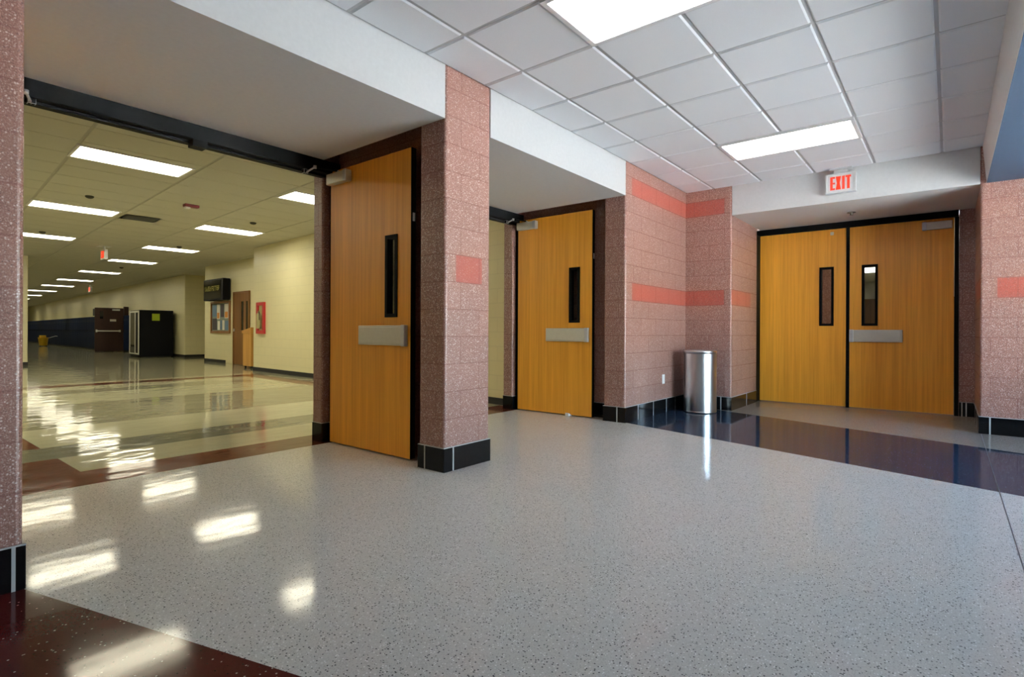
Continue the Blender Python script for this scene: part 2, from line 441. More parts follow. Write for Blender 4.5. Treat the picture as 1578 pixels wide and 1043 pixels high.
# white fascias and dropped soffits over the doorways
def soffit(name, a, b, label, face=M['white_paint'], under=M['soffit_paint']):
    mb = MB(); mb.box(a, b, face)
    mb.bm.normal_update()
    k = mb.mi(under)
    for f in mb.bm.faces:
        if f.normal.z < -.9: f.material_index = k
    return struct(mb.build(name, recalc=False), label, 'soffit')
soffit('ceiling_soffit_left', (.464, V0 + .002, HF), (2.716, VF + .06, ZT), 'white fascia with grey soffit over the left open doorway')
soffit('ceiling_soffit_center', (3.206, V0 + .002, HF), (5.481, VF + .06, ZT), 'white fascia with grey soffit over the middle open doorway')
soffit('ceiling_soffit_right', (U1 + .002, -.237, HF), (8.66, 2.189, ZT), 'white fascia with dark soffit over the closed double doors')
mb = MB()
b0, b1 = -.246, -.285
for m, pts in ((M['white_paint'], [(-4.2, b0, HC + .1), (U1, b0, HC + .1), (U1, b1, HF), (-4.2, b1, HF)]),
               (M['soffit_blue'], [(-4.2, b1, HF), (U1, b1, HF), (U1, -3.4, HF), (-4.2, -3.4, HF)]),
               (M['white_paint'], [(-4.2, -3.4, HF), (U1, -3.4, HF), (U1, -3.4, HC + .1), (-4.2, -3.4, HC + .1)]),
               (M['white_paint'], [(-4.2, b0, HC + .1), (-4.2, -3.4, HC + .1), (U1, -3.4, HC + .1), (U1, b0, HC + .1)])):
    mb.quad(pts, m)
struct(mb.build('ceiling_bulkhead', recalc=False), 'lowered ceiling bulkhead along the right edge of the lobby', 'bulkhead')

# suspended tile ceilings
def tiled(name, us, vs, z, skip, tile, grid, T, label, drop=.010):
    mb = MB(); kt, kg = mb.mi(tile), mb.mi(grid)
    tr = lambda x, y, zz: T @ Vector((x, y, zz))
    mb.quad([tr(us[0], vs[0], z + drop), tr(us[0], vs[-1], z + drop), tr(us[-1], vs[-1], z + drop), tr(us[-1], vs[0], z + drop)], grid)
    g, ch = .011, .010
    for i in range(len(us) - 1):
        for j in range(len(vs) - 1):
            if (i, j) in skip: continue
            x0, x1, y0, y1 = us[i] + g, us[i + 1] - g, vs[j] + g, vs[j + 1] - g
            if x1 - x0 < .03 or y1 - y0 < .03: continue
            A = [mb.bm.verts.new(tr(x, y, z + drop)) for x, y in ((x0, y0), (x0, y1), (x1, y1), (x1, y0))]
            B = [mb.bm.verts.new(tr(x, y, z)) for x, y in ((x0 + ch, y0 + ch), (x0 + ch, y1 - ch), (x1 - ch, y1 - ch), (x1 - ch, y0 + ch))]
            mb.bm.faces.new(B).material_index = kt
            for q in range(4):
                r = (q + 1) % 4
                mb.bm.faces.new((A[q], A[r], B[r], B[q])).material_index = kt
    return struct(mb.build(name, recalc=False), label, 'ceiling')
us = [-4.2] + [3.125 + .61 * k for k in range(-11, 7)] + [7.24]
vs = [-.275] + [2.42 - .588 * k for k in range(4, -1, -1)] + [V0]
lob_lights = [(2.515, 3.125), (5.565, 6.175), (-3.585, -2.975)]
skip = set()
for i in range(len(us) - 1):
    for j in range(len(vs) - 1):
        if any(a - .01 < us[i] < b - .1 for a, b in lob_lights) and .6 < vs[j] < 1.5: skip.add((i, j))
tiled('ceiling', us, vs, HC, skip, M['tile'], M['grid'], Matrix.Identity(4), 'white suspended ceiling of square tiles over the lobby')
HA = -math.atan(.07)
TH = Matrix.Rotation(HA, 4, 'Z')
hus = [-7.5] + [1.18 + 1.25 * k for k in range(-6, 6)]
hvs = [3.3 + .61 * k for k in range(0, 108)]
# the hallway ceiling is cut along the door wall: keep only tiles behind it
hskip = set((i, j) for i in range(len(hus) - 1) for j in range(len(hvs) - 1)
            if (TH @ Vector((hus[i + 1], hvs[j], 0))).y < 4.42)
def hall_ceiling():
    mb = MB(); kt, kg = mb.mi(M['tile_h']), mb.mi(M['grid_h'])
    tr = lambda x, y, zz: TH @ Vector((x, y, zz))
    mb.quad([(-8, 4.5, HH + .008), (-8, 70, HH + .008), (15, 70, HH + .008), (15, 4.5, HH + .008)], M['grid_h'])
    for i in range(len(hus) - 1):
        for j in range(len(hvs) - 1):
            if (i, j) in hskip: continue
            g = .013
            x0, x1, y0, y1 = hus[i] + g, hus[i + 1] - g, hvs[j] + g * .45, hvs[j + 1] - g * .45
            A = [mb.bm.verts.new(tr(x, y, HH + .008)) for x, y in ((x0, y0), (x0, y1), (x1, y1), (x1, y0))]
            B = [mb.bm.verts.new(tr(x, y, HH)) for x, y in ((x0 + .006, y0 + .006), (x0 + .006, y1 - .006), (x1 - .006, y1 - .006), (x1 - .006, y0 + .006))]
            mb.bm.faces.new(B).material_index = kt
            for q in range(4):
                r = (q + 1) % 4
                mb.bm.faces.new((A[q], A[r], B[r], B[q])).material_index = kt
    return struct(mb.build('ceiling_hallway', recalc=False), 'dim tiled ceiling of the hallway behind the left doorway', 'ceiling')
hall_ceiling()

# ------------------------------------------------------------------ hallway walls
HW = [(5.70, 4.552), (6.43, 10.68), (6.64, 13.7)]
wall('wall_hallway_right', HW + [(8.95, 13.7), (8.95, 4.552)], HH + .02, M['cream'], 'bright cream painted block wall carrying the red fire cabinet', (2,))
wall('wall_hallway_recess', [(7.47, 13.705), (7.50, 15.5), (7.61, 19.0), (9.6, 19.0), (9.6, 13.705)], HH + .02, M['cream'], 'cream wall in the hallway recess behind the bulletin board', (2,))
wall('wall_hallway_far', [(8.20, 22.2), (11.2, 66.0), (14.5, 66), (14.5, 22.2)], HH + .02, M['cream'], 'long cream wall above the blue lockers, far down the hallway', (0,))
wall('wall_hallway_corner', [(9.62, 19.0), (9.62, 22.19), (9.8, 22.19), (9.8, 19.0)], HH + .02, M['cream'], 'cream wall closing the side bay of the hallway')
wall('wall_hallway_left', [(3.43, 20.2), (6.55, 66), (-7.4, 66), (-7.4, 20.2)], HH + .02, M['cream'], 'cream wall end at the far left of the hallway', (0,))
wall('wall_hallway_end', [(6.0, 66.01), (13, 66.01), (13, 66.3), (6.0, 66.3)], HH + .02, M['cream'], 'cream wall closing the far end of the hallway')
wall('wall_hallway_side', [(-7.4, 4.56), (-7.4, 20.19), (-7.6, 20.19), (-7.6, 4.56)], HH + .02, M['cream'], 'cream wall at the left side of the hallway')
wall('wall_hallway_front', [(-7.4, 4.41), (-4.2, 4.41), (-4.2, 4.55), (-7.4, 4.55)], HH + .02, M['cream'], 'cream wall left of the brick pier in the hallway')

# ------------------------------------------------------------------ black base tiles along the block walls
def baseboard(name, runs, label, h=.175, t=.007, m=None, strip=True):
    """runs: (p0, p1, [distances of pale divider strips]); the base lies to the right of p0->p1"""
    m = m or M['base']; mb = MB()
    for p0, p1, dv in runs:
        a, b = Vector((*p0, 0)), Vector((*p1, 0)); d = (b - a); L = d.length; d.normalize()
        nrm = Vector((d.y, -d.x, 0))
        T = Matrix((( d.x, nrm.x, 0, a.x), (d.y, nrm.y, 0, a.y), (0, 0, 1, 0), (0, 0, 0, 1)))
        mb.box((-t * .9, -.001, .0005), (L + t * .9, t, h - .006), m, T=T)
        if strip:
            mb.box((-t * .9, -.001, h - .006), (L + t * .9, t + .001, h), M['grout'], T=T)
            for q in dv: mb.box((q - .006, 0, .0005), (q + .006, t + .0012, h - .006), M['grout'], T=T)
    return struct(mb.build(name), label, 'baseboard')
baseboard('baseboard_pillar_left', [((-4.1, V0), (.464, V0), [.9 + .3 * k for k in range(10)] + [4.535]), ((.464, V0), (.464, 3.06), [.1])], 'black tile base of the brick pier at the left photo edge')
baseboard('baseboard_pillar_center', [((2.718, V0), (3.204, V0), [.085]), ((2.718, 3.06), (2.718, V0), [.07]), ((3.204, V0), (3.204, 3.06), [.1])], 'black tile base around the free-standing pillar')
baseboard('baseboard_jamb_left', [((2.762, 4.41), (2.90, 4.41), []), ((2.762, 4.55), (2.762, 4.41), [])], 'black tile base of the block jamb beside the left wood door')
baseboard('baseboard_back', [((5.4825, V0), (7.232, V0), [.313, .727, 1.115, 1.4]), ((5.4825, 3.06), (5.4825, V0), [.17]), ((5.67, 4.2), (5.67, 3.07), [])], 'black tile base below the pink wall with outlet')
baseboard('baseboard_jamb_center', [((5.50, 4.41), (5.64, 4.41), []), ((5.50, 4.55), (5.50, 4.41), [])], 'black tile base of the block jamb beside the middle wood door')
baseboard('baseboard_end_left', [((7.24, 2.787), (7.24, 2.19), [.47]), ((7.24, 2.19), (8.38, 2.19), [.66])], 'black tile base of the block pier behind the trash can')
baseboard('baseboard_right', [((7.24, -.238), (7.24, -3.3), [.08 + .4 * k for k in range(8)]), ((8.59, -.238), (7.24, -.238), [.4, .9]), ((8.60, -.10), (8.60, -.238), [.02, .06])], 'black tile base of the dark block wall at right')
def rubber_base(name, runs, label): return baseboard(name, [(a, b, []) for a, b in runs], label, h=.10, t=.006, m=M['rubber'], strip=False)
rubber_base('baseboard_hallway_right', [(HW[2], HW[1]), (HW[1], HW[0])], 'black rubber base of the bright cream hallway wall')
rubber_base('baseboard_hallway_recess', [((7.61, 19.0), (7.558, 17.35)), ((7.525, 16.2), (7.50, 15.5)), ((9.6, 19.0), (7.61, 19.0))], 'black rubber base below the bulletin board wall')
rubber_base('baseboard_hallway_far', [((8.20, 22.2), (14.4, 22.2)), ((11.2, 66.0), (8.20, 22.2))], 'black rubber base beside the vending machine')
rubber_base('baseboard_hallway_left', [((-7.3, 20.2), (3.43, 20.2)), ((3.43, 20.2), (6.55, 66))], 'black rubber base of the wall end at far left')

# ------------------------------------------------------------------ door frames
def frame(name, u0, u1, label, bracket=None):
    mb = MB()
    mb.box((u0, VF - .03, 2.405), (u1, VF + .105, HF - .001), M['black'], .004)
    mb.box((u0, VF + .03, 2.385), (u1, VF + .09, 2.406), M['black'])
    for a, b in ((u0, u0 + .05), (u1 - .05, u1)):
        mb.box((a, VF + .005, 0), (b, VF + .105, 2.405), M['black'], .003)
    o = struct(mb.build(name), label, 'door frame')
    if bracket:
        MB().box((bracket - .05, VF - .045, 2.352), (bracket + .05, VF + .05, 2.404), M['black'], .004).build('strike_bracket', o)
    return o
frame('trim_frame_left', .405, 2.885, 'black metal door frame of the left open doorway', 1.69)
frame('trim_frame_center', 3.065, 5.62, 'black metal door frame of the middle open doorway', 4.34)
mb = MB()
UE = 8.59
mb.box((UE - .02, -.085, DH + .005), (UE + .09, 2.25, HF - .002), M['black'], .004)
mb.box((8.405, 2.195, 0), (UE + .09, 2.25, DH + .005), M['black'], .003)
mb.box((UE - .005, -.088, 0), (UE + .09, -.045, DH + .005), M['black'], .003)
mb.box((UE - .012, 1.054, 0), (UE + .09, 1.094, DH + .005), M['black'], .003)
struct(mb.build('trim_frame_end'), 'black metal frame with mullion around the closed double doors', 'door frame')

# ------------------------------------------------------------------ wood doors
def door(name, loc, width, label, sgn=1, win=(.785, .935, 1.115, 1.775), plate=True, closer=True, arm=None, catch=False, rotz=R90, latch=True, plate_span=(.46, 1.06)):
    """leaf in local xz, visible face at y=0 looking to -y; hinge at x=0, free edge at x=sgn*width"""
    X = lambda d: sgn * d
    def span(a, b): return (min(X(a), X(b)), max(X(a), X(b)))
    x0, x1 = span(.004, width); wx0, wx1 = span(win[0] + .022, win[1] - .022)
    mb = MB().ringslab((x0, .012, x1, DH), (wx0, win[2] + .022, wx1, win[3] - .022), 0, .045, M['wood'])
    leaf = struct(mb.build(name, loc=loc, rotz=rotz), label, 'door')
    # black glazing frame with the glass inside
    fx0, fx1 = span(win[0], win[1])
    mb = MB()
    for y0, y1 in ((-.010, -.0005), (.0455, .055)):
        mb.ringslab((fx0, win[2], fx1, win[3]), (fx0 + .030, win[2] + .030, fx1 - .030, win[3] - .030), y0, y1, M['black'])
    mb.ringslab((fx0 + .0225, win[2] + .0225, fx1 - .0225, win[3] - .0225), (fx0 + .030, win[2] + .030, fx1 - .030, win[3] - .030), -.0005, .0455, M['black'])
    fr = mb.build('vision_frame', leaf)
    MB().box((fx0 + .0295, .019, win[2] + .0295), (fx1 - .0295, .025, win[3] - .0295), M['glass']).build('glass_pane', fr)
    # black free edge
    ex0, ex1 = span(width + .0003, width + .006)
    e = MB().box((ex0, -.001, .012), (ex1, .046, DH), M['black']).build('edge_strip', leaf)
    if latch:
        lx0, lx1 = span(width + .005, width + .012)
        MB().box((lx0, .012, 1.86), (lx1, .032, 1.925), M['silver_paint'], .002).build('latch_bolt', leaf)
    if plate:
        px0, px1 = span(*plate_span)
        mb = MB().box((px0, -.030, .89), (px1, -.0005, 1.05), M['alu'], .006)
        mb.box((px0 + .02, -.036, .905), (px1 - .02, -.029, 1.035), M['alu'], .003)
        bar = mb.build('push_bar', leaf); bar['label'] = 'satin aluminium push bar'
        cx0, cx1 = span(plate_span[1] - .045, plate_span[1] + .003)
        MB().box((cx0, -.040, .886), (cx1, -.0006, 1.054), M['silver_paint'], .006).build('bar_end_cap', bar)
    if closer:
        cx0, cx1 = span(.02, .31)
        body = MB().box((cx0, -.062, 2.298), (cx1, -.0005, 2.392), M['alu'], .008).build('door_closer', leaf)
        body['label'] = 'silver door closer'
        ex0, ex1 = span(.27, .318)
        MB().box((ex0, -.066, 2.294), (ex1, -.0006, 2.396), M['silver_paint'], .008).build('closer_cap', body)
        if arm:
            mb = MB().tube([(X(.16), -.032, 2.39), (X(.16), -.032, 2.409)], .012, M['silver_paint'])
            a, b = [Vector(q) for q in arm]
            st = Vector((X(.16), -.032, 2.406))
            mb.tube([st, a], .009, M['black'], 8)
            mb.tube([a, b], .008, M['silver_paint'], 8)
            mb.lathe([(0, -.012), (.014, -.012), (.014, .012), (0, .012)], M['silver_paint'], tuple(a), 12)
            mb.box((b.x - .02, b.y - .02, b.z - .006), (b.x + .02, b.y + .02, b.z + .030), M['black'], .003)
            mb.build('closer_arm', body)
    if catch:
        q0, q1 = span(catch - .022, catch + .022)
        mb = MB().box((q0, -.018, 2.348), (q1, -.0005, 2.392), M['alu'], .008)
        mb.build('roller_catch', leaf)
    return leaf
# open leaves stand at right angles to the wall, hinge at the frame; local +x = world -y, local +y = world +x
door('door_1', (2.802, VF - .002, 0), 1.090, 'open orange wood door before the free-standing pillar, nearest of the doors', arm=((.088, -.21, 2.412), (-.012, -.245, 2.372)))
door('door_2', (5.535, VF - .002, 0), 1.100, 'open orange wood door left of the pink wall corner, smaller middle one', arm=((.07, -.19, 2.412), (-.012, -.225, 2.372)))
door('door_3', (UE, 2.192, 0), 1.098, 'closed left leaf of the far double doors, without push bar', win=(.777, .952, 1.105, 1.915), plate=False, closer=False, catch=.93, latch=False)
door('door_4', (UE, -.044, 0), 1.098, 'closed right leaf of the far double doors, with silver push bar', sgn=-1, win=(.78, .96, 1.105, 1.915), arm=None, latch=False, plate_span=(.513, 1.094))
# the other leaf of each open pair, folded back behind the piers (visible face turned into the doorway)
door('door_5', (.462, VF - .002, 0), 1.085, 'folded back wood door behind the left brick pier, mostly hidden', sgn=-1, rotz=math.pi / 2, arm=((-.075, -.25, 2.412), (.012, -.29, 2.380)))
door('door_6', (3.118, VF - .002, 0), 1.085, 'folded back wood door hidden behind the free-standing pillar', sgn=-1, rotz=math.pi / 2, arm=((-.075, -.25, 2.412), (.012, -.29, 2.380)))

# ------------------------------------------------------------------ passage behind the closed doors
mb = MB()
A, B, D, E = 8.905, 18.4, -.4, 2.9
mb.quad([(A, D, 0), (B, D, 0), (B, E, 0), (A, E, 0)], M['fl_olive'])
struct(mb.build('floor_passage', recalc=False), 'floor of the passage behind the closed double doors', 'floor')
mb = MB()
mb.quad([(A - .3, D, 2.46), (A - .3, E, 2.46), (B, E, 2.46), (B, D, 2.46)], M['tile'])
struct(mb.build('ceiling_passage', recalc=False), 'ceiling of the passage seen through the right door glass', 'ceiling')
mb = MB()
mb.box((B, D, 0), (B + .1, E, 1.98), M['wood_dark']); mb.box((B, D, 1.98), (B + .1, E, 2.46), M['white_paint'])
struct(mb.build('wall_passage_end'), 'pale wall over dark panel seen through the right door glass', 'wall')
wall('wall_passage_left', [(A, E), (B, E), (B, E + .1), (A, E + .1)], 2.5, M['cream'], 'side wall of the passage behind the closed doors')
wall('wall_passage_right', [(A, D - .1), (B, D - .1), (B, D), (A, D)], 2.5, M['cream'], 'right side wall of the passage behind the closed doors')
wall('wall_passage_pier', [(10.4, 1.50), (10.7, 1.50), (10.7, 2.89), (10.4, 2.89)], 2.455, M['block'], 'pinkish block pier seen through the left door glass')

# ------------------------------------------------------------------ ceiling lights
def light_fixture(name, mat, lx=1.2, ly=.59):
    root = empty(name, (0, 0, 0))
    MB().ringslab((-lx / 2, -ly / 2, lx / 2, ly / 2), (-lx / 2 + .03, -ly / 2 + .03, lx / 2 - .03, ly / 2 - .03), -.014, .012, M['lamp_frame']).build('frame', root)
    d = MB().box((-lx / 2 + .029, -.006, -ly / 2 + .029), (lx / 2 - .029, .006, ly / 2 - .029), mat, .003).build('diffuser', root)
    for q in [o for o in C.objects if o.parent is root]: q.rotation_euler.x = math.pi / 2
    return root
proto = light_fixture('ceiling_light', M['lamp_l'], .606, 1.172)
proto.location = ((lob_lights[0][0] + lob_lights[0][1]) / 2, 1.244, HC + .002)
tag(proto, 'large white ceiling panel light at the top edge of the photo', 'ceiling light', 'lobby ceiling lights')
c = copy_tree(proto); c.location = ((lob_lights[1][0] + lob_lights[1][1]) / 2, 1.244, HC + .002)
tag(c, 'white ceiling panel light in front of the exit sign', 'ceiling light', 'lobby ceiling lights')
c = copy_tree(proto); c.location = ((lob_lights[2][0] + lob_lights[2][1]) / 2, 1.244, HC + .002)  # unseen lamp added to brighten the door leaves from the left
tag(c, 'unseen ceiling panel light added left of the brick pier', 'ceiling light', 'lobby ceiling lights')
c = light_fixture('ceiling_light', M['lamp_p'], 1.2, .59); c.location = (14.75, 1.3, 2.452)
d_ = copy_tree(c); d_.location = (9.75, .5, 2.452)  # unseen second lamp added to brighten the pier behind the left door glass
tag(d_, 'added unseen ceiling light close behind the closed double doors', 'ceiling light', 'passage ceiling lights')
tag(c, 'bright ceiling light seen through the right closed door glass', 'ceiling light', 'passage ceiling lights')
ordi = ['nearest', 'second', 'third', 'fourth', 'fifth', 'sixth', 'seventh', 'eighth', 'ninth', 'tenth', 'eleventh', 'twelfth']
rowL = [7.87, 11.67, 15.65]
rowR = [7.83, 11.65, 15.55, 19.3, 23.8, 28.4, 32.7, 37.6, 43.0, 48.5, 54.0, 60.0]
proto = light_fixture('ceiling_light', M['lamp_h'])
k = 0
for row, u, vv in (('left', 1.77, rowL), ('right', 4.33, rowR), ('added unseen far left', -.79, rowL), ('added unseen outermost', -3.35, rowL)):  # last two rows are unseen lamps added to light the open doors
    for i, v in enumerate(vv):
        o = proto if k == 0 else copy_tree(proto)
        k += 1
        o.location = (u + .07 * v, v, HH + .001); o.rotation_euler.z = math.radians(-2.6)
        tag(o, f'{ordi[i]} bright fluorescent panel from the doorway in the {row} row of hallway lights', 'ceiling light', 'hallway ceiling lights')

# ------------------------------------------------------------------ exit sign over the closed doors
def letters(mb, m, w, h, t, d0, d1):
    """EXIT in condensed block letters; local x to the right as read, z up, front at y=d0"""
    lw = w / 4.0; st = t
    def bar(x0, z0, x1, z1): mb.box((x0, d0, z0), (x1, d1, z1), m)
    def slant(xa, za, xb, zb):
        k = mb.mi(m); hw = st * .55
        F = [(xa - hw, d0, za), (xa + hw, d0, za), (xb + hw, d0, zb), (xb - hw, d0, zb)]
        f = [mb.bm.verts.new(p) for p in F]; b = [mb.bm.verts.new((p[0], d1, p[2])) for p in F]
        mb.bm.faces.new(f).material_index = k; mb.bm.faces.new(b[::-1]).material_index = k
        for i in range(4): mb.bm.faces.new((f[i], b[i], b[(i + 1) % 4], f[(i + 1) % 4])).material_index = k
    x = -w / 2
    cw = w * .27
    bar(x, -h / 2, x + st, h / 2)
    for z in (-h / 2, -st * .4, h / 2 - st * .8): bar(x + st, z, x + cw * .86, z + st * .8)
    x += cw
    slant(x + st * .55, -h / 2, x + cw * .92 - st * .55, h / 2); slant(x + st * .55, h / 2, x + cw * .92 - st * .55, -h / 2)
    x += cw
    bar(x + st * .25, -h / 2, x + st * 1.25, h / 2)
    x += st * 1.6
    e = w / 2
    bar(x, h / 2 - st * .8, e, h / 2); bar((x + e) / 2 - st / 2, -h / 2, (x + e) / 2 + st / 2, h / 2 - st * .8)
sg = empty('exit_sign', (7.165, .972, 2.715), R90)     # local -y looks to world -x
tag(sg, 'white EXIT sign with glowing red letters on the fascia above the closed doors', 'exit sign')
hs = MB().box((-.15, 0, -.112), (.15, .058, .112), M['exit_white'], .006).build('housing', sg)
MB().ringslab((-.148, -.110, .148, .110), (-.134, -.096, .134, .096), -.006, .002, M['exit_white']).build('face_rim', hs)
mb = MB(); letters(mb, M['exit_red'], .205, .150, .026, -.0015, .001); mb.build('letters', sg)
mb = MB().box((-.07, .005, .1125), (.07, .05, .150), M['exit_white'], .004); mb.box((-.11, -.02, .150), (.11, .06, .170), M['exit_white'], .004)
mb.build('mounting_canopy', sg)

# sprinkler in the soffit
mb = MB().lathe([(0, 0), (.045, 0), (.05, -.006), (.03, -.012), (.016, -.014), (.016, -.030), (.022, -.034), (0, -.036)], M['dark_grille'], (0, 0, 0), 24)
tag(mb.build('sprinkler', loc=(7.97, .962, HF - .0005)), 'small dark sprinkler head in the soffit over the closed doors', 'sprinkler')

# ------------------------------------------------------------------ trash can
tc = empty('trash_can', (6.90, 2.47, 0))
tag(tc, 'round brushed stainless steel trash can in the block wall corner', 'trash can')
r = .198
MB().lathe([(r, .020), (r, .742)], M['steel'], seg=64).build('body', tc)
MB().lathe([(0, .002), (r * .985, .002), (r + .001, .008), (r + .001, .022), (r - .004, .024)], M['steel'], seg=64).build('base_ring', tc)
MB().lathe([(r - .003, .741), (r + .004, .742), (r + .005, .768), (r + .001, .778), (r - .012, .781), (r - .050, .778), (r - .055, .772), (r - .055, .74)], M['steel'], seg=64).build('rim', tc)
MB().lathe([(r - .056, .772), (r - .060, .40), (0, .40)], M['rubber'], seg=48).build('liner', tc)

# outlet plate on the pink wall
op = MB().box((-.036, -.007, -.058), (.036, -.0005, .058), M['white_plastic'], .003).build('power_outlet', loc=(6.513, V0, .42))
tag(op, 'white power outlet low on the pink block wall', 'outlet')
for zz in (-.022, .022):
    MB().box((-.017, -.0095, zz - .014), (.017, -.0065, zz + .014), M['white_plastic'], .003).build('socket', op)

# white wedge under the middle door
mb = MB(); k = mb.mi(M['white_plastic'])
a = [(-.022, -.02, 0), (.022, -.02, 0), (.022, -.02, .040), (-.022, -.02, .040)]
b = [(-.022, .05, 0), (.022, .05, 0), (.022, .05, .010), (-.022, .05, .010)]
A_ = [mb.bm.verts.new(p) for p in a]; B_ = [mb.bm.verts.new(p) for p in b]
mb.bm.faces.new(A_).material_index = k; mb.bm.faces.new(B_[::-1]).material_index = k
for i in range(4): mb.bm.faces.new((A_[i], B_[i], B_[(i + 1) % 4], A_[(i + 1) % 4])).material_index = k
tag(mb.build('door_wedge', loc=(5.50, 3.555, .0005), rotz=R90), 'small white door wedge at the foot of the middle wood door', 'door wedge')

# ------------------------------------------------------------------ hallway things
# red fire cabinet on the bright cream wall
ang = math.atan2(6.64 - 6.43, 13.7 - 10.68)
fc = empty('fire_cabinet', (6.606, 13.20, 1.315), R90 - ang)
tag(fc, 'red framed fire extinguisher cabinet on the bright cream wall', 'fire cabinet')
MB().ringslab((-.225, -.385, .225, .385), (-.135, -.305, .135, .305), -.05, -.001, M['red']).build('frame', fc)
MB().box((-.1345, -.012, -.3045), (.1345, -.0015, .3045), M['fire_box']).build('back_panel', fc)
mb = MB().lathe([(0, -.26), (.05, -.26), (.055, -.25), (.055, .06), (.04, .11), (.018, .13), (.018, .17), (0, .17)], M['fire_box'], (0, -.075, 0), 16)
mb.tube([(0, -.075, .16), (.05, -.085, .13), (.06, -.085, -.05)], .01, M['rubber'], 8)
mb.build('extinguisher', fc)

# recess wall: door with glass strip, bulletin board, display box
def recess_u(v): return 7.50 + (v - 15.5) * .11 / 3.5
ra = math.atan2(.11, 3.5)
dv = (15.67 + 16.72) / 2
dr = struct(MB().ringslab((-.49, .01, .49, 2.11), (.0, 1.02, .16, 1.86), -.03, -.001, M['wood_dark']).build('door_7', loc=(recess_u(dv) - .004, dv, 0), rotz=R90 - ra), 'brown wood door with narrow glass behind the lectern in the hallway recess', 'door')
MB().box((.001, -.02, 1.021), (.159, -.012, 1.859), M['screen']).build('glass_pane', dr)
MB().box((.34, -.034, 1.021), (.44, -.0295, 1.859), M['screen']).build('glass_pane', dr)
MB().ringslab((-.54, .002, .54, 2.155), (-.492, -.05, .492, 2.112), -.045, -.001, M['wood_dark']).build('door_frame', dr)
MB().box((-.455, -.06, .98), (-.42, -.029, 1.06), M['alu'], .004).build('door_handle', dr)
bv = 17.70
bb = empty('bulletin_board', (recess_u(bv) - .002, bv, 1.42), R90 - ra)
tag(bb, 'wood framed bulletin board with posters under the black display box', 'bulletin board')
MB().ringslab((-.72, -.50, .72, .49), (-.65, -.43, .65, .43), -.04, -.001, M['frame_wood']).build('frame', bb)
MB().box((-.649, -.014, -.429), (.649, -.002, .429), M['cork']).build('board', bb)
posters = [(-.60, .02, .30, .36, 'paper_b'), (-.26, -.06, .22, .46, 'paper_w'), (.02, .0, .24, .40, 'paper_d'), (.32, -.04, .26, .44, 'paper_w'),
           (-.60, -.40, .34, .36, 'paper_d'), (-.2, -.40, .16, .28, 'paper_w'), (.0, -.38, .12, .28, 'paper_b'), (.16, -.40, .14, .30, 'paper_w'), (.36, -.40, .24, .28, 'paper_b')]
for x, z, w_, h_, m_ in posters:
    o = MB().box((x, -.019, z), (x + w_, -.0145, z + h_), M[m_]).build('poster', bb)
    if m_ == 'paper_w' and h_ > .4:
        MB().box((x + .02, -.022, z + .02), (x + w_ - .03, -.0195, z + .2), M['paper_o']).build('picture', o)
tv0, tv1 = 16.92, 18.40
tb = empty('display_box', (7.44, (tv0 + tv1) / 2, 2.255), R90 - ra)
tag(tb, 'black display box with dim amber characters above the bulletin board', 'display')
MB().box((-.73, -.13, -.325), (.73, .082, .325), M['vend'], .01).build('case', tb)
sc_ = MB().box((-.69, -.136, -.28), (.60, -.1305, .28), M['screen']).build('screen', tb)
mb = MB(); random.seed(5)
for i in range(9):
    x = -.58 + i * .125
    for zz in (-.03, .03, .09):
        if random.random() < .75: mb.box((x, -.139, zz), (x + .05 + .04 * random.random(), -.1362, zz + .022), M['led'])
    mb.box((x, -.139, -.03), (x + .018, -.1362, .11), M['led'])
mb.build('amber_dots', sc_)

# lectern on a castor in front of that door
pd = empty('lectern', (7.11, 14.60, 0))
tag(pd, 'light wood lectern half hidden by the corner of the cream wall', 'lectern')
MB().box((-.20, -.23, .06), (.20, .23, .93), M['wood_pod'], .006).build('cabinet', pd)
mb = MB(); k = mb.mi(M['wood_pod'])
P8 = [(-.22, -.25, .931), (.22, -.25, .931), (.22, .25, .931), (-.22, .25, .931), (-.22, -.25, 1.09), (.22, -.25, 1.09), (.22, .25, 1.00), (-.22, .25, 1.00)]
q = [mb.bm.verts.new(p) for p in P8]
for f in ((0, 3, 2, 1), (4, 5, 6, 7), (0, 1, 5, 4), (1, 2, 6, 5), (2, 3, 7, 6), (3, 0, 4, 7)): mb.bm.faces.new([q[i] for i in f]).material_index = k
mb.build('reading_top', pd)
for x, y in ((-.15, -.18), (.15, -.18), (-.15, .18), (.15, .18)):
    MB().lathe([(0, -.012), (.026, -.012), (.03, -.006), (.03, .006), (.026, .012), (0, .012)], M['rubber'], (0, 0, 0), 16).build('castor', pd, loc=(x, y, .0305)).rotation_euler.x = math.pi / 2

# vending machine
vm = empty('vending_machine', (7.62, 23.85, 0), math.radians(-4))
tag(vm, 'black vending machine with yellow-green notice on its side in the hallway', 'vending machine')
MB().box((-.52, -.65, .04), (.58, .65, 1.75), M['vend'], .012).build('cabinet', vm)
MB().box((-.45, -.6, .001), (.53, .6, .039), M['rubber']).build('plinth', vm)
mb = MB()
for y in (-.645, -.18, .60): mb.box((-.548, y, .10), (-.5205, y + .07, 1.72), M['alu'], .006)
mb.box((-.546, -.575, 1.66), (-.5205, .599, 1.72), M['alu'], .004); mb.box((-.546, -.575, .10), (-.5205, .599, .15), M['alu'], .004)
mb.build('front_trim', vm)
MB().box((-.530, -.109, .40), (-.5206, .599, 1.655), M['screen']).build('glass_front', vm)
MB().box((-.534, -.109, .16), (-.5206, .599, .37), M['dark_grille'], .004).build('delivery_flap', vm)
MB().box((-.12, -.653, 1.36), (.13, -.6503, 1.62), M['note']).build('notice', vm)['label'] = 'yellow-green paper notice'

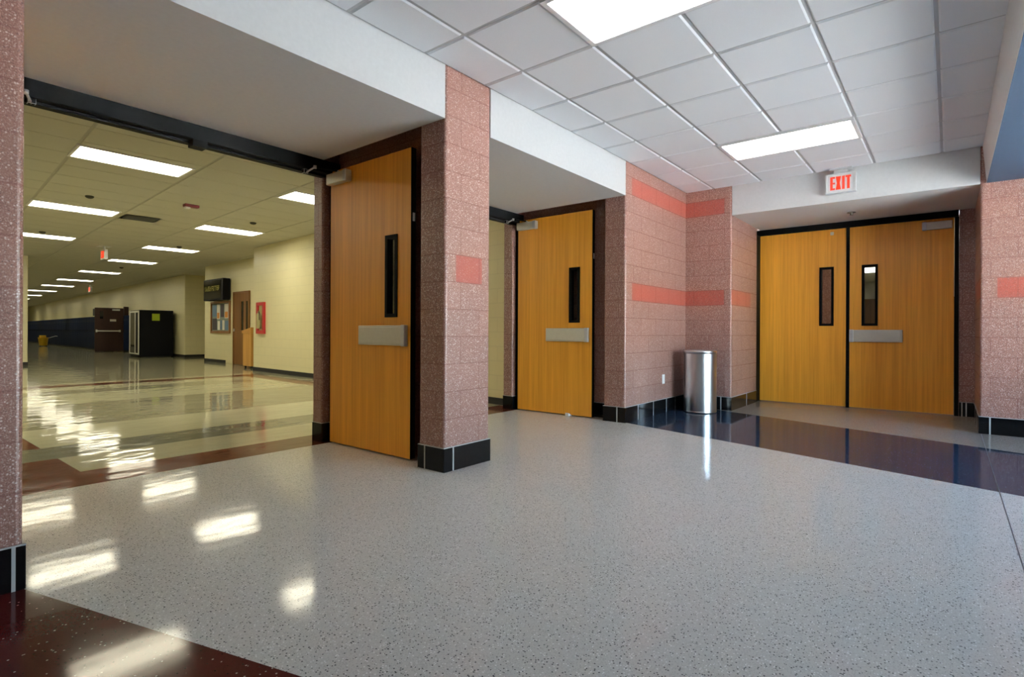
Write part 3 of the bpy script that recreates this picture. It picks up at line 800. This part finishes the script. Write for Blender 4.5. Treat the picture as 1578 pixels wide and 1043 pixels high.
# blue lockers down the right side of the hallway
def locker_proto():
    root = empty('locker', (0, 0, 0))
    MB().box((-.42, -.295, .08), (0, .295, 1.66), M['locker'], .004).build('body', root)
    MB().box((-.40, -.295, .001), (0, .295, .079), M['rubber']).build('plinth', root)
    for y in (-.147, .147):
        d = MB().box((-.436, y - .138, .10), (-.4205, y + .138, 1.64), M['locker'], .004).build('door', root)
        mb = MB()
        for i in range(4): mb.box((-.4385, y - .07, 1.50 - .03 * i), (-.4362, y + .07, 1.51 - .03 * i), M['vend'])
        mb.build('vent_slots', d)
        MB().box((-.452, y + .06, .92), (-.4362, y + .09, 1.02), M['vend'], .003).build('handle', d)
    return root
fw = lambda v: 8.20 + (v - 22.2) * 3.0 / 43.8
la = math.atan2(3.0, 43.8)
lp = locker_proto(); lp.location = (fw(25.2) - .02, 25.2, 0); lp.rotation_euler.z = -la
lk = [25.2 + .6 * k for k in range(7)] + [31.4 + .6 * k for k in range(57)]
for i, v in enumerate(lk):
    o = lp if i == 0 else copy_tree(lp)
    o.location = (fw(v) - (.012 if v < 30 else .42), v, 0); o.rotation_euler.z = -la
    tag(o, 'navy blue steel locker in the row between vending machine and brown door' if v < 30 else 'navy blue steel locker in the long row beyond the brown door', 'locker',
        'lockers beside the vending machine' if v < 30 else 'lockers beyond the brown door')

wall('wall_locker_ledge', [(fw(31.1) - .41, 31.1), (fw(65.4) - .41, 65.4), (fw(65.4) - .003, 65.4), (fw(31.1) - .003, 31.1)], 1.66, M['cream'], 'low cream ledge behind the long row of lockers')
# dark brown door leaf standing open across the lockers
bd = struct(MB().box((-.55, 0, .02), (.55, .05, 2.02), M['brown_door'], .004).build('door_8', loc=(7.98, 30.2, 0)), 'dark brown door with silver bar standing open among the blue lockers', 'door')
mb = MB().box((-.50, -.06, .93), (.42, -.02, .99), M['alu'], .01); mb.box((-.52, -.05, .90), (-.46, -.0005, 1.02), M['alu'], .006); mb.box((.36, -.05, .91), (.43, -.0005, 1.01), M['alu'], .006)
mb.build('panic_bar', bd)
MB().box((.02, -.008, 1.40), (.26, -.0005, 1.50), M['alu'], .002).build('name_plate', bd)
MB().box((-.36, -.008, 1.52), (-.24, -.0005, 1.86), M['screen'], .002).build('glass_pane', bd)
MB().box((.10, -.05, 1.90), (.40, -.0005, 1.97), M['silver_paint'], .006).build('door_closer', bd)
struct(MB().box((8.54, 30.15, 0), (8.72, 30.27, 2.10), M['brown_door'], .004).build('trim_brown_door'), 'dark brown jamb beside the open brown door', 'door frame')

# yellow bin with a mop handle
yb = empty('mop_bucket', (8.02, 43.0, 0))
tag(yb, 'yellow mop bucket far down the hallway by the lockers', 'bucket')
MB().lathe([(0, .04), (.19, .04), (.24, .5), (.26, .52), (.25, .53), (.22, .5), (.2, .4), (0, .38)], M['yellow'], seg=24).build('bucket', yb)
MB().box((-.16, -.2, .53), (.10, .2, .66), M['yellow'], .02).build('wringer', yb)
mb = MB()
for x, y in ((-.13, -.13), (.13, -.13), (-.13, .13), (.13, .13)): mb.lathe([(0, 0.001), (.03, .001), (.03, .045), (0, .045)], M['rubber'], (x, y, 0), 10)
mb.build('castors', yb)
MB().tube([(.12, 0, .45), (.55, -.2, .62), (.62, -.25, .60)], .015, M['silver_paint'], 8).build('handle', yb)

# ceiling fittings of the hallway
def hall_exit(loc, label):
    r_ = empty('exit_sign', loc); tag(r_, label, 'exit sign', 'hallway exit signs')
    MB().box((-.13, -.16, -.006), (.13, .16, -.0005), M['exit_white'], .002).build('canopy', r_)
    MB().box((-.02, -.03, -.08), (.02, .03, -.006), M['exit_white']).build('stem', r_)
    MB().box((-.035, -.16, -.33), (.035, .16, -.081), M['exit_white'], .004).build('housing', r_)
    f = MB(); letters(f, M['exit_red'], .23, .17, .034, -.003, .001)
    fo = f.build('letters', r_, loc=(-.0355, 0, -.205)); fo.rotation_euler.z = R90
    return r_
hall_exit((4.22, 16.4, HH), 'hanging exit sign in the hallway, seen edge on with red glow')
e2 = hall_exit((7.45, 31.0, HH), 'small distant exit sign above the far lockers'); 
st = empty('fire_alarm', (3.705, 9.79, HH)); tag(st, 'dark red fire alarm strobe on the hallway ceiling', 'fire alarm')
MB().box((-.11, -.055, -.045), (.11, .055, -.0005), M['red_dark'], .008).build('body', st)
MB().box((-.10, -.04, -.075), (-.02, .04, -.0455), M['white_plastic'], .01).build('lens', st)
vt = empty('air_vent', (3.58, 11.74, HH), HA); tag(vt, 'square dark air return grille in the hallway ceiling', 'air vent')
MB().ringslab((-.29, -.29, .29, .29), (-.25, -.25, .25, .25), -.012, .0, M['grid_h']).build('frame', vt).rotation_euler.x = -math.pi / 2
mb = MB()
for i in range(12): mb.box((-.249, -.245 + .042 * i, .0006), (.249, -.215 + .042 * i, .0086), M['dark_grille'])
g_ = mb.build('louvres', vt); g_.rotation_euler.x = math.pi
def sprk(loc, label):
    o = MB().lathe([(0, -.0005), (.055, -.0005), (.06, -.010), (.045, -.03), (.02, -.04), (0, -.042)], M['dark_grille'], (0, 0, 0), 20).build('smoke_detector', loc=loc)
    return tag(o, label, 'smoke detector', 'hallway ceiling detectors')
sprk((2.488, 10.413, HH), 'small dark ceiling detector before the second light of the left row')
sprk((2.773, 15.0, HH), 'small dark ceiling detector beside the third light of the left row')
sprk((5.054, 10.45, HH), 'small dark ceiling detector before the second light of the right row')
sprk((5.376, 14.92, HH), 'small dark ceiling detector before the third light of the right row')
sprk((5.98, 21.4, HH), 'small dark ceiling detector past the fourth light of the right row')
wb = MB().box((-.06, -.3, -.2), (0, .3, .2), M['vend'], .01).build('wall_box', loc=(fw(37.5) - .003, 37.5, 2.0), rotz=-la)
tag(wb, 'small dark box on the cream wall above the distant lockers', 'wall box')

# ------------------------------------------------------------------ glazed entrance front behind the camera, ground outside
mb = MB()
for x in [3.2 + .8 * k for k in range(5)]: mb.box((x - .03, -3.36, 0), (x + .03, -3.26, HF), M['black'])
for z in (0, 2.1, HF - .06): mb.box((3.2, -3.36, z), (6.4, -3.26, z + .06), M['black'])
wf = struct(mb.build('window_1'), 'dark framed glazed entrance front that lets daylight into the lobby', 'window')
MB().box((3.2, -3.315, .06), (6.4, -3.305, HF - .06), M['glass_front']).build('glass_pane', wf)
wall('wall_front', [(-4.2, -3.38), (3.17, -3.38), (3.17, -3.24), (-4.2, -3.24)], HC + .1, M['white_paint'], 'white wall of the lobby behind the camera')
wall('wall_entrance', [(6.43, -3.38), (7.24, -3.38), (7.24, -3.24), (6.43, -3.24)], HC + .1, M['white_paint'], 'white wall between the glazed front and the dark block wall')
struct(MB().box((-8.5, -3.6, 3.3), (16, 70, 3.5), M['concrete']).build('roof'), 'flat roof over the lobby and hallway', 'roof')
mb = MB(); mb.quad([(-30, -40, -.03), (40, -40, -.03), (40, -3.4, -.03), (-30, -3.4, -.03)], M['concrete'])
struct(mb.build('ground_outside', recalc=False), 'concrete apron outside the glazed entrance', 'ground')
